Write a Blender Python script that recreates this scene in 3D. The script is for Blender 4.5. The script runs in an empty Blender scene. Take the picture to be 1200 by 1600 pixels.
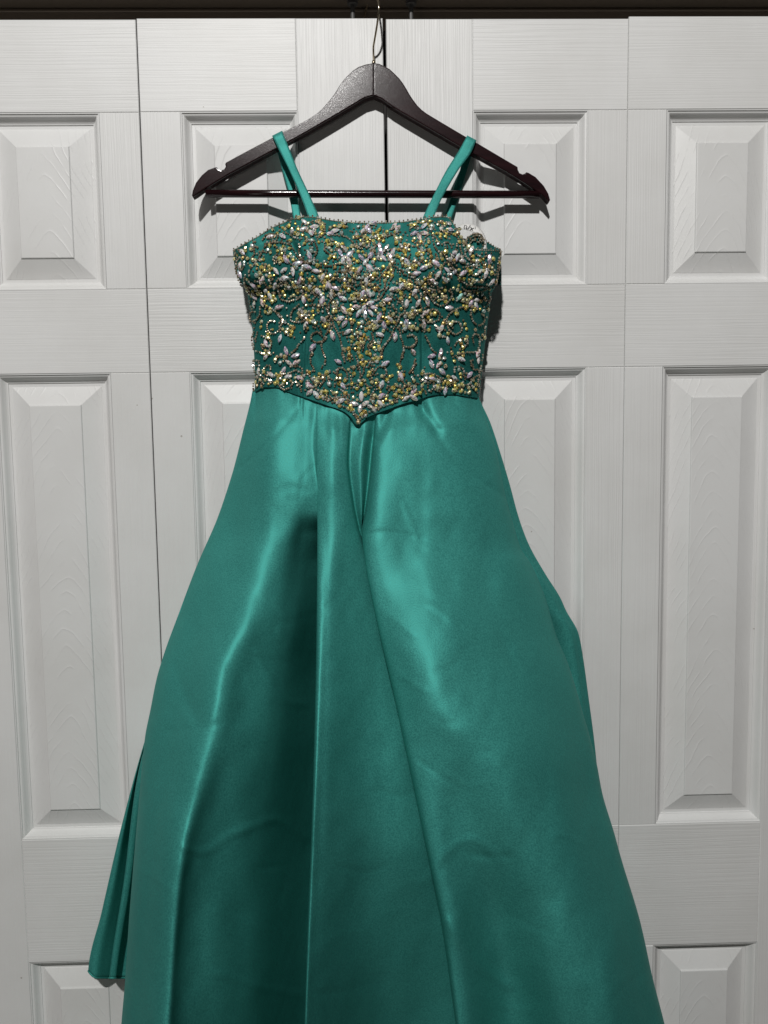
import bpy, bmesh, math, random
import numpy as np
from mathutils import Vector, Matrix

# ------------------------------------------------------------------ camera, light, exposure
SC = bpy.context.scene
COL = SC.collection
FPX = 1200.0                      # focal length in photo pixels (photo is 1200 x 1600)
CAM_D, CAM_H = 1.0012, 1.5        # metres in front of the doors, height above the floor
RT = np.array((0.99959226, -0.01628998, 0.02345101))   # world X, in camera axes (right, down, forward)
DN = np.array((0.01423208, 0.99624574, 0.08539249))    # world -Z
FW = np.array((-0.02475401, -0.08502392, 0.99607137))  # world Y
cam_data = bpy.data.cameras.new('camera')
cam_data.sensor_fit = 'HORIZONTAL'
cam_data.sensor_width = 36.0
cam_data.lens = 36.0
cam_data.clip_start = 0.01
cam_data.clip_end = 100
cam = bpy.data.objects.new('camera', cam_data)
COL.objects.link(cam)
_r = Vector((RT[0], FW[0], -DN[0])); _u = -Vector((RT[1], FW[1], -DN[1])); _b = -Vector((RT[2], FW[2], -DN[2]))
_m = Matrix((_r, _u, _b)).transposed().to_4x4()
_m.translation = Vector((0, -CAM_D, CAM_H))
cam.matrix_world = _m
SC.camera = cam

world = bpy.data.worlds.new('World')
SC.world = world
world.use_nodes = True
world.node_tree.nodes['Background'].inputs[0].default_value = (1.0, 0.98, 0.96, 1)
world.node_tree.nodes['Background'].inputs[1].default_value = 0.018

lamp_data = bpy.data.lights.new('ceiling_lamp', 'POINT')
lamp_data.energy = 330
lamp_data.color = (1.0, 0.985, 0.96)
lamp_data.shadow_soft_size = 0.06
lamp = bpy.data.objects.new('ceiling_lamp', lamp_data)
lamp.location = (-0.34, -2.6, 3.6)
COL.objects.link(lamp)
# added soft fill light, low left behind the camera, lifting the lower doors
fill_data = bpy.data.lights.new('fill_light', 'POINT')
fill_data.energy = 7
fill_data.color = (1.0, 0.93, 0.87)
fill_data.shadow_soft_size = 0.35
fill = bpy.data.objects.new('fill_light', fill_data)
fill.location = (-1.25, -1.95, 0.95)
COL.objects.link(fill)

SC.view_settings.view_transform = 'Standard'
SC.view_settings.look = 'None'
SC.view_settings.exposure = 0.06
SC.view_settings.gamma = 1.0
SC.view_settings.use_curve_mapping = False

rng = np.random.default_rng(11)
random.seed(11)


def at(px, py, h=0.0):
    """world point seen at photo pixel (px, py), h metres in front of the door plane"""
    c = np.array((px - 600.0, py - 800.0, FPX))
    r = np.array((c @ RT, c @ FW, -(c @ DN)))
    t = (CAM_D - h) / r[1]
    return np.array((0.0, -CAM_D, CAM_H)) + r * t


def at_arr(px, py, h):
    px = np.asarray(px, float); py = np.asarray(py, float); h = np.asarray(h, float)
    c = np.stack((px - 600.0, py - 800.0, np.full_like(px, FPX)), -1)
    r = np.stack((c @ RT, c @ FW, -(c @ DN)), -1)
    t = (CAM_D - h) / r[..., 1]
    return np.array((0.0, -CAM_D, CAM_H)) + r * t[..., None]


# ------------------------------------------------------------------ helpers
def empty(name, loc, **props):
    o = bpy.data.objects.new(name, None)
    o.location = loc
    o.empty_display_size = 0.05
    COL.objects.link(o)
    for k, v in props.items():
        o[k] = v
    return o


def mesh_obj(name, verts, faces, mat, parent=None, origin=None, smooth=False, **props):
    """verts in world space; origin in world space becomes the object's origin"""
    verts = np.asarray(verts, float)
    if origin is None:
        origin = parent.location if parent else Vector((0, 0, 0))
    org = np.array(origin, float)
    me = bpy.data.meshes.new(name)
    me.from_pydata((verts - org).tolist(), [], faces)
    if smooth:
        me.polygons.foreach_set('use_smooth', [True] * len(me.polygons))
    me.update()
    me.materials.append(mat)
    o = bpy.data.objects.new(name, me)
    COL.objects.link(o)
    if parent:
        o.parent = parent
        base = Vector((0, 0, 0))
        p = parent
        while p:
            base += p.location
            p = p.parent
        o.location = Vector(org) - base
    else:
        o.location = org
    for k, v in props.items():
        o[k] = v
    return o


def chamfer_box(x0, x1, y0, y1, z0, z1, c):
    """box whose front (-Y) edges are chamfered by c"""
    v = [(x0, y1, z0), (x1, y1, z0), (x1, y1, z1), (x0, y1, z1),
         (x0, y0 + c, z0), (x1, y0 + c, z0), (x1, y0 + c, z1), (x0, y0 + c, z1),
         (x0 + c, y0, z0 + c), (x1 - c, y0, z0 + c), (x1 - c, y0, z1 - c), (x0 + c, y0, z1 - c)]
    f = [(0, 3, 2, 1), (0, 1, 5, 4), (1, 2, 6, 5), (2, 3, 7, 6), (3, 0, 4, 7),
         (4, 5, 9, 8), (5, 6, 10, 9), (6, 7, 11, 10), (7, 4, 8, 11), (8, 9, 10, 11)]
    return v, f


def tube(points, radius, seg=10, cap=True):
    pts = [Vector(p) for p in points]
    V, F = [], []
    prev = None
    for i, p in enumerate(pts):
        a = pts[max(i - 1, 0)]; b = pts[min(i + 1, len(pts) - 1)]
        t = (b - a).normalized()
        if prev is None:
            n = t.orthogonal().normalized()
        else:
            n = (prev - t * prev.dot(t)).normalized()
        prev = n
        bn = t.cross(n)
        r = radius[i] if hasattr(radius, '__len__') else radius
        for k in range(seg):
            a_ = 2 * math.pi * k / seg
            V.append(p + (n * math.cos(a_) + bn * math.sin(a_)) * r)
    for i in range(len(pts) - 1):
        for k in range(seg):
            F.append((i * seg + k, i * seg + (k + 1) % seg, (i + 1) * seg + (k + 1) % seg, (i + 1) * seg + k))
    if cap:
        F.append(tuple(range(seg))[::-1])
        F.append(tuple((len(pts) - 1) * seg + k for k in range(seg)))
    return [tuple(v) for v in V], F


def crom(P, n):
    """Catmull-Rom (centripetal-ish uniform) through points P (k,d) -> n samples"""
    P = np.asarray(P, float)
    k = len(P)
    Q = np.vstack((2 * P[0] - P[1], P, 2 * P[-1] - P[-2]))
    t = np.linspace(0, k - 1, n)
    i = np.minimum(t.astype(int), k - 2)
    u = (t - i)[:, None]
    p0, p1, p2, p3 = Q[i], Q[i + 1], Q[i + 2], Q[i + 3]
    return 0.5 * ((2 * p1) + (-p0 + p2) * u + (2 * p0 - 5 * p1 + 4 * p2 - p3) * u ** 2 + (-p0 + 3 * p1 - 3 * p2 + p3) * u ** 3)


def pchip(xs, ys):
    """monotone cubic interpolation"""
    xs = np.asarray(xs, float); ys = np.asarray(ys, float)
    hh = np.diff(xs); d = np.diff(ys) / hh
    m = np.zeros(len(xs))
    m[0] = d[0]; m[-1] = d[-1]
    for i in range(1, len(xs) - 1):
        if d[i - 1] * d[i] > 0:
            w1 = 2 * hh[i] + hh[i - 1]; w2 = hh[i] + 2 * hh[i - 1]
            m[i] = (w1 + w2) / (w1 / d[i - 1] + w2 / d[i])

    def fn(x):
        x = np.asarray(x, float)
        xx = np.clip(x, xs[0], xs[-1])
        i = np.clip(np.searchsorted(xs, xx) - 1, 0, len(xs) - 2)
        t = (xx - xs[i]) / hh[i]
        h00 = 2 * t ** 3 - 3 * t ** 2 + 1; h10 = t ** 3 - 2 * t ** 2 + t
        h01 = -2 * t ** 3 + 3 * t ** 2; h11 = t ** 3 - t ** 2
        return h00 * ys[i] + h10 * hh[i] * m[i] + h01 * ys[i + 1] + h11 * hh[i] * m[i + 1]
    return fn


def grid_faces(nr, nc):
    F = []
    for r in range(nr - 1):
        for c in range(nc - 1):
            a = r * nc + c
            F.append((a, a + nc, a + nc + 1, a + 1))
    return F


# value noise on numpy grids, for slight unevenness of cloth
_T = rng.random((64, 64))


def vnoise(x, y):
    xi = np.floor(x).astype(int); yi = np.floor(y).astype(int)
    fx = x - xi; fy = y - yi
    fx = fx * fx * (3 - 2 * fx); fy = fy * fy * (3 - 2 * fy)
    g = lambda a, b: _T[a % 64, b % 64]
    return ((g(xi, yi) * (1 - fx) + g(xi + 1, yi) * fx) * (1 - fy) + (g(xi, yi + 1) * (1 - fx) + g(xi + 1, yi + 1) * fx) * fy) - 0.5


# ------------------------------------------------------------------ materials
class NT:
    def __init__(self, name):
        self.mat = bpy.data.materials.new(name)
        self.mat.use_nodes = True
        self.t = self.mat.node_tree
        self.b = self.t.nodes['Principled BSDF']

    def n(self, typ, **kw):
        nd = self.t.nodes.new(typ)
        for k, v in kw.items():
            if k.startswith('i_'):
                nd.inputs[k[2:].replace('_', ' ')].default_value = v
            else:
                setattr(nd, k, v)
        return nd

    def l(self, a, b):
        self.t.links.new(a, b)

    def math(self, op, a, b=None, clamp=False):
        nd = self.t.nodes.new('ShaderNodeMath'); nd.operation = op; nd.use_clamp = clamp
        for i, v in enumerate((a, b)):
            if v is None: continue
            if isinstance(v, (int, float)): nd.inputs[i].default_value = v
            else: self.l(v, nd.inputs[i])
        return nd.outputs[0]

    def set(self, **kw):
        for k, v in kw.items():
            self.b.inputs[k.replace('_', ' ')].default_value = v


def door_paint(name, mode):
    m = NT(name)
    m.set(Roughness=0.46, IOR=1.5)
    tc = m.n('ShaderNodeTexCoord'); oi = m.n('ShaderNodeObjectInfo')
    off = m.n('ShaderNodeVectorMath', operation='SCALE'); off.inputs[0].default_value = (3.1, 2.3, 5.7)
    m.l(oi.outputs['Random'], off.inputs['Scale'])
    add = m.n('ShaderNodeVectorMath', operation='ADD')
    m.l(tc.outputs['Object'], add.inputs[0]); m.l(off.outputs[0], add.inputs[1])
    P = add.outputs[0]
    # white paint with faint uneven grime
    g = m.n('ShaderNodeTexNoise', i_Scale=5.0, i_Detail=6.0, i_Roughness=0.6)
    m.l(P, g.inputs['Vector'])
    ramp = m.n('ShaderNodeValToRGB')
    ramp.color_ramp.elements[0].position = 0.3; ramp.color_ramp.elements[0].color = (0.685, 0.683, 0.67, 1)
    ramp.color_ramp.elements[1].position = 0.62; ramp.color_ramp.elements[1].color = (0.755, 0.757, 0.752, 1)
    m.l(g.outputs[0], ramp.inputs[0])
    # a few scuff specks
    sp = m.n('ShaderNodeTexVoronoi', i_Scale=14.0); m.l(P, sp.inputs['Vector'])
    spk = m.math('LESS_THAN', sp.outputs['Distance'], 0.018)
    mix = m.n('ShaderNodeMix', data_type='RGBA'); mix.inputs[7].default_value = (0.32, 0.29, 0.25, 1)
    m.l(m.math('MULTIPLY', spk, 0.7), mix.inputs[0]); m.l(ramp.outputs[0], mix.inputs[6])
    m.l(mix.outputs[2], m.b.inputs['Base Color'])
    # orange-peel
    fine = m.n('ShaderNodeTexNoise', i_Scale=520.0, i_Detail=2.0); m.l(P, fine.inputs['Vector'])
    hgt = m.math('MULTIPLY', fine.outputs[0], 0.22)
    if mode in ('h', 'v'):
        warp = m.n('ShaderNodeTexNoise', i_Scale=9.0, i_Detail=3.0); m.l(P, warp.inputs['Vector'])
        wv = m.n('ShaderNodeVectorMath', operation='SCALE'); wv.inputs['Scale'].default_value = 0.0035
        m.l(warp.outputs['Color'], wv.inputs[0])
        a2 = m.n('ShaderNodeVectorMath', operation='ADD'); m.l(P, a2.inputs[0]); m.l(wv.outputs[0], a2.inputs[1])
        mp = m.n('ShaderNodeMapping'); m.l(a2.outputs[0], mp.inputs['Vector'])
        mp.inputs['Scale'].default_value = (6, 6, 500) if mode == 'h' else (500, 6, 6)
        no = m.n('ShaderNodeTexNoise', i_Scale=1.0, i_Detail=2.5, i_Roughness=0.55); m.l(mp.outputs[0], no.inputs['Vector'])
        mr = m.n('ShaderNodeMapRange', i_From_Min=0.38, i_From_Max=0.60); mr.interpolation_type = 'SMOOTHSTEP'
        m.l(no.outputs[0], mr.inputs[0])
        # where the grain is shallow
        pm = m.n('ShaderNodeTexNoise', i_Scale=4.0, i_Detail=1.0); m.l(P, pm.inputs['Vector'])
        amp = m.n('ShaderNodeMapRange', i_From_Min=0.3, i_From_Max=0.7, i_To_Min=0.35, i_To_Max=1.25); m.l(pm.outputs[0], amp.inputs[0])
        hgt = m.math('ADD', hgt, m.math('MULTIPLY', mr.outputs[0], amp.outputs[0]))
        dist = 0.00014 if mode == 'h' else 0.00013
    elif mode == 'c':
        # cathedral grain: broken arches up the raised field
        sx = m.n('ShaderNodeSeparateXYZ'); m.l(tc.outputs['Object'], sx.inputs[0])
        wn = m.n('ShaderNodeTexNoise', i_Scale=22.0, i_Detail=4.0); m.l(P, wn.inputs['Vector'])
        wl = m.n('ShaderNodeTexNoise', i_Scale=7.0, i_Detail=1.0); m.l(P, wl.inputs['Vector'])
        u = m.math('ADD', sx.outputs['X'], m.math('MULTIPLY', m.math('SUBTRACT', wl.outputs[0], 0.5), 0.035))
        u2 = m.math('MULTIPLY', m.math('POWER', m.math('ABSOLUTE', u), 1.5), 8.5)
        vv = m.math('ADD', m.math('ADD', sx.outputs['Z'], u2), m.math('MULTIPLY', wn.outputs[0], 0.022))
        vv = m.math('ADD', vv, m.math('MULTIPLY', oi.outputs['Random'], 0.3))
        fr = m.math('FRACT', m.math('MULTIPLY', vv, 42.0))
        rd = m.math('ABSOLUTE', m.math('SUBTRACT', m.math('MULTIPLY', fr, 2.0), 1.0))
        rd = m.math('POWER', m.math('SUBTRACT', 1.0, rd), 7.0)
        bm_ = m.n('ShaderNodeTexNoise', i_Scale=30.0, i_Detail=3.0); m.l(P, bm_.inputs['Vector'])
        mk = m.n('ShaderNodeMapRange', i_From_Min=0.42, i_From_Max=0.56); m.l(bm_.outputs[0], mk.inputs[0])
        mp = m.n('ShaderNodeMapping'); m.l(P, mp.inputs['Vector']); mp.inputs['Scale'].default_value = (160, 30, 14)
        nv = m.n('ShaderNodeTexNoise', i_Scale=1.0, i_Detail=2.0); m.l(mp.outputs[0], nv.inputs['Vector'])
        hgt = m.math('ADD', hgt, m.math('MULTIPLY', m.math('MULTIPLY', rd, mk.outputs[0]), 1.6))
        hgt = m.math('ADD', hgt, m.math('MULTIPLY', nv.outputs[0], 0.25))
        dist = 0.00016
    else:
        dist = 0.0003
    bp = m.n('ShaderNodeBump', i_Strength=1.0, i_Distance=dist)
    m.l(hgt, bp.inputs['Height']); m.l(bp.outputs[0], m.b.inputs['Normal'])
    return m.mat


PAINT_H = door_paint('white_paint_grain_across', 'h')
PAINT_V = door_paint('white_paint_grain_upright', 'v')
PAINT_C = door_paint('white_paint_arched_grain', 'c')
PAINT_P = door_paint('white_paint_plain', 'p')


def simple(name, col, rough=0.5, metal=0.0, bump=None, **kw):
    m = NT(name)
    m.set(Roughness=rough, Metallic=metal)
    m.b.inputs['Base Color'].default_value = (*col, 1)
    for k, v in kw.items():
        m.b.inputs[k.replace('_', ' ')].default_value = v
    if bump:
        tc = m.n('ShaderNodeTexCoord')
        no = m.n('ShaderNodeTexNoise', i_Scale=bump[0], i_Detail=3.0); m.l(tc.outputs['Object'], no.inputs['Vector'])
        bp = m.n('ShaderNodeBump', i_Strength=1.0, i_Distance=bump[1])
        m.l(no.outputs[0], bp.inputs['Height']); m.l(bp.outputs[0], m.b.inputs['Normal'])
    return m.mat


TRACK_M = simple('brown_track_metal', (0.16, 0.13, 0.10), 0.45, 0.3, (60, 0.0002))
JAMB_M = simple('jamb_shade_grey', (0.34, 0.32, 0.30), 0.5, 0.0, (200, 0.0002))  # grey colour carries the shade of the unlit underside
DARK_M = simple('closet_dark', (0.03, 0.028, 0.026), 0.9)  # near-black colour stands in for the shade inside the closet
PIN_M = simple('grey_nylon_pin', (0.07, 0.068, 0.065), 0.45)
WIRE_M = simple('brass_nickel_wire', (0.62, 0.54, 0.40), 0.22, 1.0)
TAG_M = simple('white_ribbon', (0.80, 0.79, 0.77), 0.55, 0.0, (900, 0.0001))
INK_M = simple('black_ink', (0.02, 0.02, 0.02), 0.7)


def wood():
    m = NT('dark_mahogany_lacquer')
    tc = m.n('ShaderNodeTexCoord')
    mp = m.n('ShaderNodeMapping'); m.l(tc.outputs['Object'], mp.inputs['Vector']); mp.inputs['Scale'].default_value = (14, 40, 90)
    no = m.n('ShaderNodeTexNoise', i_Scale=2.0, i_Detail=4.0); m.l(mp.outputs[0], no.inputs['Vector'])
    rp = m.n('ShaderNodeValToRGB')
    rp.color_ramp.elements[0].position = 0.3; rp.color_ramp.elements[0].color = (0.010, 0.0035, 0.0045, 1)
    rp.color_ramp.elements[1].position = 0.75; rp.color_ramp.elements[1].color = (0.022, 0.0065, 0.008, 1)
    m.l(no.outputs[0], rp.inputs[0]); m.l(rp.outputs[0], m.b.inputs['Base Color'])
    m.set(Roughness=0.16, IOR=1.5)
    sp = m.n('ShaderNodeTexNoise', i_Scale=1500.0, i_Detail=2.0); m.l(tc.outputs['Object'], sp.inputs['Vector'])
    bp = m.n('ShaderNodeBump', i_Strength=1.0, i_Distance=0.000045)
    m.l(sp.outputs[0], bp.inputs['Height']); m.l(bp.outputs[0], m.b.inputs['Normal'])
    return m.mat


WOOD_M = wood()


def satin(name, col, dark=1.0):
    m = NT(name)
    tc = m.n('ShaderNodeTexCoord')
    big = m.n('ShaderNodeTexNoise', i_Scale=16.0, i_Detail=5.0, i_Roughness=0.6); m.l(tc.outputs['Object'], big.inputs['Vector'])
    fine = m.n('ShaderNodeTexNoise', i_Scale=650.0, i_Detail=2.0); m.l(tc.outputs['Object'], fine.inputs['Vector'])
    rp = m.n('ShaderNodeMix', data_type='RGBA')
    rp.inputs[6].default_value = (col[0] * 0.66, col[1] * 0.74, col[2] * 0.76, 1)
    rp.inputs[7].default_value = (col[0] * 1.40, col[1] * 1.24, col[2] * 1.22, 1)
    fr_ = m.n('ShaderNodeMapRange', i_From_Min=0.34, i_From_Max=0.66); m.l(fine.outputs[0], fr_.inputs[0])
    v = m.math('ADD', m.math('MULTIPLY', big.outputs[0], 0.35), m.math('MULTIPLY', fr_.outputs[0], 0.65))
    m.l(v, rp.inputs[0])
    m.l(rp.outputs[2], m.b.inputs['Base Color'])
    m.set(Roughness=0.46, Metallic=0.36, IOR=1.45)
    m.b.inputs['Specular Tint'].default_value = (0.35, 0.9, 0.75, 1)
    m.b.inputs['Specular IOR Level'].default_value = 0.28
    rr = m.n('ShaderNodeMapRange', i_From_Min=0.3, i_From_Max=0.7, i_To_Min=0.50, i_To_Max=0.63); m.l(fine.outputs[0], rr.inputs[0])
    m.l(rr.outputs[0], m.b.inputs['Roughness'])
    # weave + soft crumple
    cr = m.n('ShaderNodeTexNoise', i_Scale=11.0, i_Detail=3.0); m.l(tc.outputs['Object'], cr.inputs['Vector'])
    h = m.math('ADD', m.math('MULTIPLY', fine.outputs[0], 0.00022), m.math('MULTIPLY', cr.outputs[0], 0.0012))
    bp = m.n('ShaderNodeBump', i_Strength=1.0, i_Distance=1.0)
    m.l(h, bp.inputs['Height']); m.l(bp.outputs[0], m.b.inputs['Normal'])
    return m.mat


SATIN = satin('emerald_satin', (0.052, 0.306, 0.272))
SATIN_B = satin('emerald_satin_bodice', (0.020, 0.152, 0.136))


def island_ramp(name, stops, rough, metal, **kw):
    m = NT(name)
    ge = m.n('ShaderNodeNewGeometry')
    rp = m.n('ShaderNodeValToRGB'); rp.color_ramp.interpolation = 'CONSTANT'
    els = rp.color_ramp.elements
    while len(els) < len(stops): els.new(0.5)
    for e, (p, c) in zip(els, stops):
        e.position = p; e.color = (*c, 1)
    m.l(ge.outputs['Random Per Island'], rp.inputs[0])
    m.l(rp.outputs[0], m.b.inputs['Base Color'])
    m.set(Roughness=rough, Metallic=metal)
    for k, v in kw.items():
        m.b.inputs[k.replace('_', ' ')].default_value = v
    return m.mat


SEED_M = island_ramp('bronze_seed_beads', [(0, (0.26, 0.20, 0.13)), (0.28, (0.40, 0.33, 0.23)), (0.55, (0.52, 0.46, 0.36)), (0.75, (0.20, 0.15, 0.10)), (0.88, (0.74, 0.70, 0.62))], 0.18, 0.45, Coat_Weight=0.6)


def facet_mat(name, rough, metal):
    m = NT(name)
    at_ = m.n('ShaderNodeVertexColor'); at_.layer_name = 'facet'
    m.l(at_.outputs[0], m.b.inputs['Base Color'])
    m.set(Roughness=rough, Metallic=metal, IOR=1.7)
    m.b.inputs['Coat Weight'].default_value = 0.8
    m.b.inputs['Coat Roughness'].default_value = 0.12
    return m.mat


GOLD_M = facet_mat('gold_crystals', 0.26, 0.5)


MARQ_M = facet_mat('iridescent_crystal', 0.18, 0.18)

# ------------------------------------------------------------------ setting
# closet behind the doors and the head of the opening
def open_box(x0, x1, y0, y1, z0, z1):
    v = [(x0, y0, z0), (x1, y0, z0), (x1, y1, z0), (x0, y1, z0), (x0, y0, z1), (x1, y0, z1), (x1, y1, z1), (x0, y1, z1)]
    f = [(0, 1, 2, 3), (7, 6, 5, 4), (1, 5, 6, 2), (2, 6, 7, 3), (0, 3, 7, 4)]
    return v, f


v, f = open_box(-0.75, 0.80, 0.075, 0.55, 0.0, 2.4)
mesh_obj('closet_interior', v, f, DARK_M, kind='structure')
v, f = chamfer_box(-0.85, 0.90, -0.020, 0.15, 2.0665, 2.30, 0.0015)
mesh_obj('door_header', v, f, JAMB_M, kind='structure')
v, f = chamfer_box(-0.9, 0.95, -2.5, 0.55, -0.05, 0.0, 0.0)
mesh_obj('floor', v, f, simple('dim_carpet', (0.13, 0.105, 0.09), 0.95, 0, (300, 0.002)), kind='structure')

# track: an inverted channel with two lips
tr = empty('door_track', (0.03, 0.02, 2.033), label='dark metal sliding track running above the white closet doors', category='track')
for nm, (y0, y1, z0, z1) in {'front_lip': (0.0040, 0.0060, 2.0585, 2.0638), 'back_lip': (0.042, 0.044, 2.036, 2.0638), 'top_web': (0.0040, 0.044, 2.0640, 2.0660)}.items():
    v, f = chamfer_box(-0.72, 0.78, y0, y1, z0, z1, 0.0005)
    mesh_obj(nm, v, f, TRACK_M, tr)
v, f = chamfer_box(-0.72, 0.78, 0.0395, 0.0418, 2.0585, 2.0612, 0.0005)
mesh_obj('rolled_edge', v, f, TRACK_M, tr)

# ------------------------------------------------------------------ bifold doors
LEAF_W = 0.3045
Z_TOP = 2.0293
OPEN = [(1.703, 1.9185), (0.9795, 1.598), (0.22, 0.805)]      # panel openings, bottom and top heights
STICK = [(0, 0.4), (1.0, 0.4), (1.5, 1.8), (2.6, 2.2), (3.6, 2.6), (4.8, 4.0), (6.2, 6.4), (8.0, 8.9), (9.6, 10.2), (10.6, 10.5), (11.0, 11.8), (14.0, 11.9)]
FIELD = [(14.0, 11.9), (15.5, 11.9), (16.2, 11.4), (38.5, 3.4), (39.2, 3.1), (40.0, 1.6), (40.8, 1.3)]


def ring_profile(x0, x1, z0, z1, prof, y_off=0.0, close=False):
    V, F = [], []
    for d, dep in prof:
        d *= 0.001; y = dep * 0.001 + y_off
        V += [(x0 + d, y, z0 + d), (x1 - d, y, z0 + d), (x1 - d, y, z1 - d), (x0 + d, y, z1 - d)]
    for i in range(len(prof) - 1):
        for k in range(4):
            a = i * 4 + k; b = i * 4 + (k + 1) % 4
            F.append((a, b, b + 4, a + 4))
    if close:
        n = (len(prof) - 1) * 4
        F.append((n, n + 1, n + 2, n + 3))
    return V, F


def make_leaf(x0, stile_left, label, dy=0.0, dz=0.0, rot=0.0, gl=0.0004, gr=0.0004):
    x1 = x0 + LEAF_W
    xa, xb = x0 + gl, x1 - gr
    root = empty('bifold_door', ((x0 + x1) / 2, dy, 0.012), label=label, category='door', group='white bifold closet doors')
    zt = Z_TOP + dz
    root.rotation_euler[2] = rot

    def place(name, vv, ff, mat, smooth=False):
        vv = np.asarray(vv, float)
        c = Vector(((vv[:, 0].min() + vv[:, 0].max()) / 2, 0, (vv[:, 2].min() + vv[:, 2].max()) / 2))
        o = mesh_obj(name, vv + np.array((0, dy, 0)), ff, mat, root, origin=c + Vector((0, dy, 0)), smooth=smooth)
        return o
    ow, iw = 0.108, 0.0500                       # wide outer stile, narrow inner stile
    xo0, xo1 = (xa + ow, xb - iw) if stile_left else (xa + iw, xb - ow)
    # core slab behind the skin
    place('core', *chamfer_box(xa + 0.0003, xb - 0.0003, 0.0132, 0.034, 0.012, zt - 0.0003, 0.0002), PAINT_P)
    # continuous stile
    sx = (xa, xa + ow) if stile_left else (xb - ow, xb)
    place('stile', *chamfer_box(sx[0], sx[1], 0, 0.012, 0.012, zt, 0.0011), PAINT_V)
    rx = (xa + ow, xb) if stile_left else (xa, xb - ow)
    edges = [zt] + [z for o in OPEN for z in (o[1], o[0])] + [0.012]
    for i in range(0, len(edges), 2):            # rails
        place('rail', *chamfer_box(rx[0], rx[1], 0, 0.012, edges[i + 1], edges[i], 0.0009), PAINT_H)
    ix = (xb - iw, xb) if stile_left else (xa, xa + iw)
    for z0, z1 in OPEN:
        place('stile', *chamfer_box(ix[0], ix[1], 0, 0.012, z0, z1, 0.0009), PAINT_V)
        place('moulding', *ring_profile(xo0, xo1, z0, z1, STICK), PAINT_P)
        place('raised_panel', *ring_profile(xo0, xo1, z0, z1, FIELD, close=True), PAINT_C)
    return root


XS = [-0.2735 - LEAF_W, -0.2735, 0.0343, 0.0343 + LEAF_W - 0.0006]
leafs = [
    make_leaf(XS[0], True, 'leftmost white panelled closet door leaf, farthest left of the dress', dy=0.0015, dz=-0.0005, gr=0.0008),
    make_leaf(XS[1], False, 'white panelled closet door leaf behind the left half of the hanger, hook over its top', gl=0.0008),
    make_leaf(XS[2], True, 'white panelled closet door leaf behind the right half of the hanger, right of the dark gap', dz=-0.001),
    make_leaf(XS[3], False, 'rightmost white panelled closet door leaf, uncovered by the hanger', dy=-0.001, dz=0.0012),
]
# guide pins on the two inner leaves
for lf, px in ((leafs[1], 551), (leafs[2], 642.5)):
    p = at(px, 20, -0.018)
    v, f = tube([(p[0], 0.020, 2.024), (p[0], 0.020, 2.0555), (p[0], 0.020, 2.0557), (p[0], 0.020, 2.0632)], [0.0028, 0.0028, 0.0065, 0.0070], 16)
    mesh_obj('guide_pin', v, f, PIN_M, lf)

# ------------------------------------------------------------------ hanger
hg = empty('clothes_hanger', tuple(at(584, 303, 0.011)), label='dark mahogany wooden clothes hanger with trouser bar and metal hook', category='hanger')
UP_L = [(584, 98), (572, 100), (560, 104), (551, 110), (545, 116), (538, 123), (532, 131), (527, 139), (522, 147), (516, 155), (510, 162), (503, 170), (495, 177), (480, 187), (455, 199.5), (425, 215), (390, 233.5), (353, 253.5), (351.5, 256),
        (352.5, 260), (350, 264), (345.5, 265.5), (341, 264), (338.5, 260.5), (336, 261), (325, 265), (315, 273.5), (306, 285), (301, 297), (299.5, 305), (301, 308)]
LO_L = [(306, 305), (317, 297), (355, 274), (405, 247), (435, 231), (480, 206), (530, 177), (555, 162), (570, 153), (584, 149)]
UP_R = [(584, 98), (592, 99), (600, 102.5), (609, 107.5), (617, 115), (624, 122), (630, 130), (635, 138), (640, 147), (646, 156), (652, 164), (659, 171), (667, 177), (692, 192), (730, 214.5), (742, 221), (775, 240.5), (809, 260.5), (809.5, 265),
        (812, 270), (816.5, 272), (820, 271), (822.5, 268.5), (826, 269.5), (837, 276), (850, 290), (857, 302), (860, 312), (858, 316)]
LO_R = [(848, 305), (817, 284), (792, 268.5), (755, 248), (730, 235), (680, 206), (630, 177), (612, 166), (597, 155), (584, 149)]
HT = 0.0125


def hang_h(y):
    return 0.0160 + 0.0045 * (y - 98) / 214.0


def hanger_half(up, lo):
    o2 = up + lo
    pts = np.array([at(x, y, hang_h(y)) for x, y in o2])
    bm = bmesh.new()
    vf = [bm.verts.new((p[0], p[1], p[2])) for p in pts]
    vb = [bm.verts.new((p[0], p[1] + HT, p[2])) for p in pts]
    n = len(pts)
    ff = bm.faces.new(vf); fb = bm.faces.new(vb[::-1])
    for i in range(n):
        j = (i + 1) % n
        bm.faces.new((vf[j], vf[i], vb[i], vb[j]))
    bm.normal_update()
    bmesh.ops.recalc_face_normals(bm, faces=bm.faces)
    e = [x for x in list(ff.edges) + list(fb.edges) if not all(abs(q.co.x - pts[0][0]) < 0.0005 for q in x.verts)]
    bmesh.ops.bevel(bm, geom=e, offset=0.0016, segments=3, profile=0.6, affect='EDGES', clamp_overlap=True)
    bmesh.ops.triangulate(bm, faces=[q for q in bm.faces if len(q.verts) > 4])
    V = [tuple(q.co) for q in bm.verts]; F = [[q.index for q in fc.verts] for fc in bm.faces]
    bm.verts.index_update()
    F = [[q.index for q in fc.verts] for fc in bm.faces]
    bm.free()
    return V, F


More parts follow.
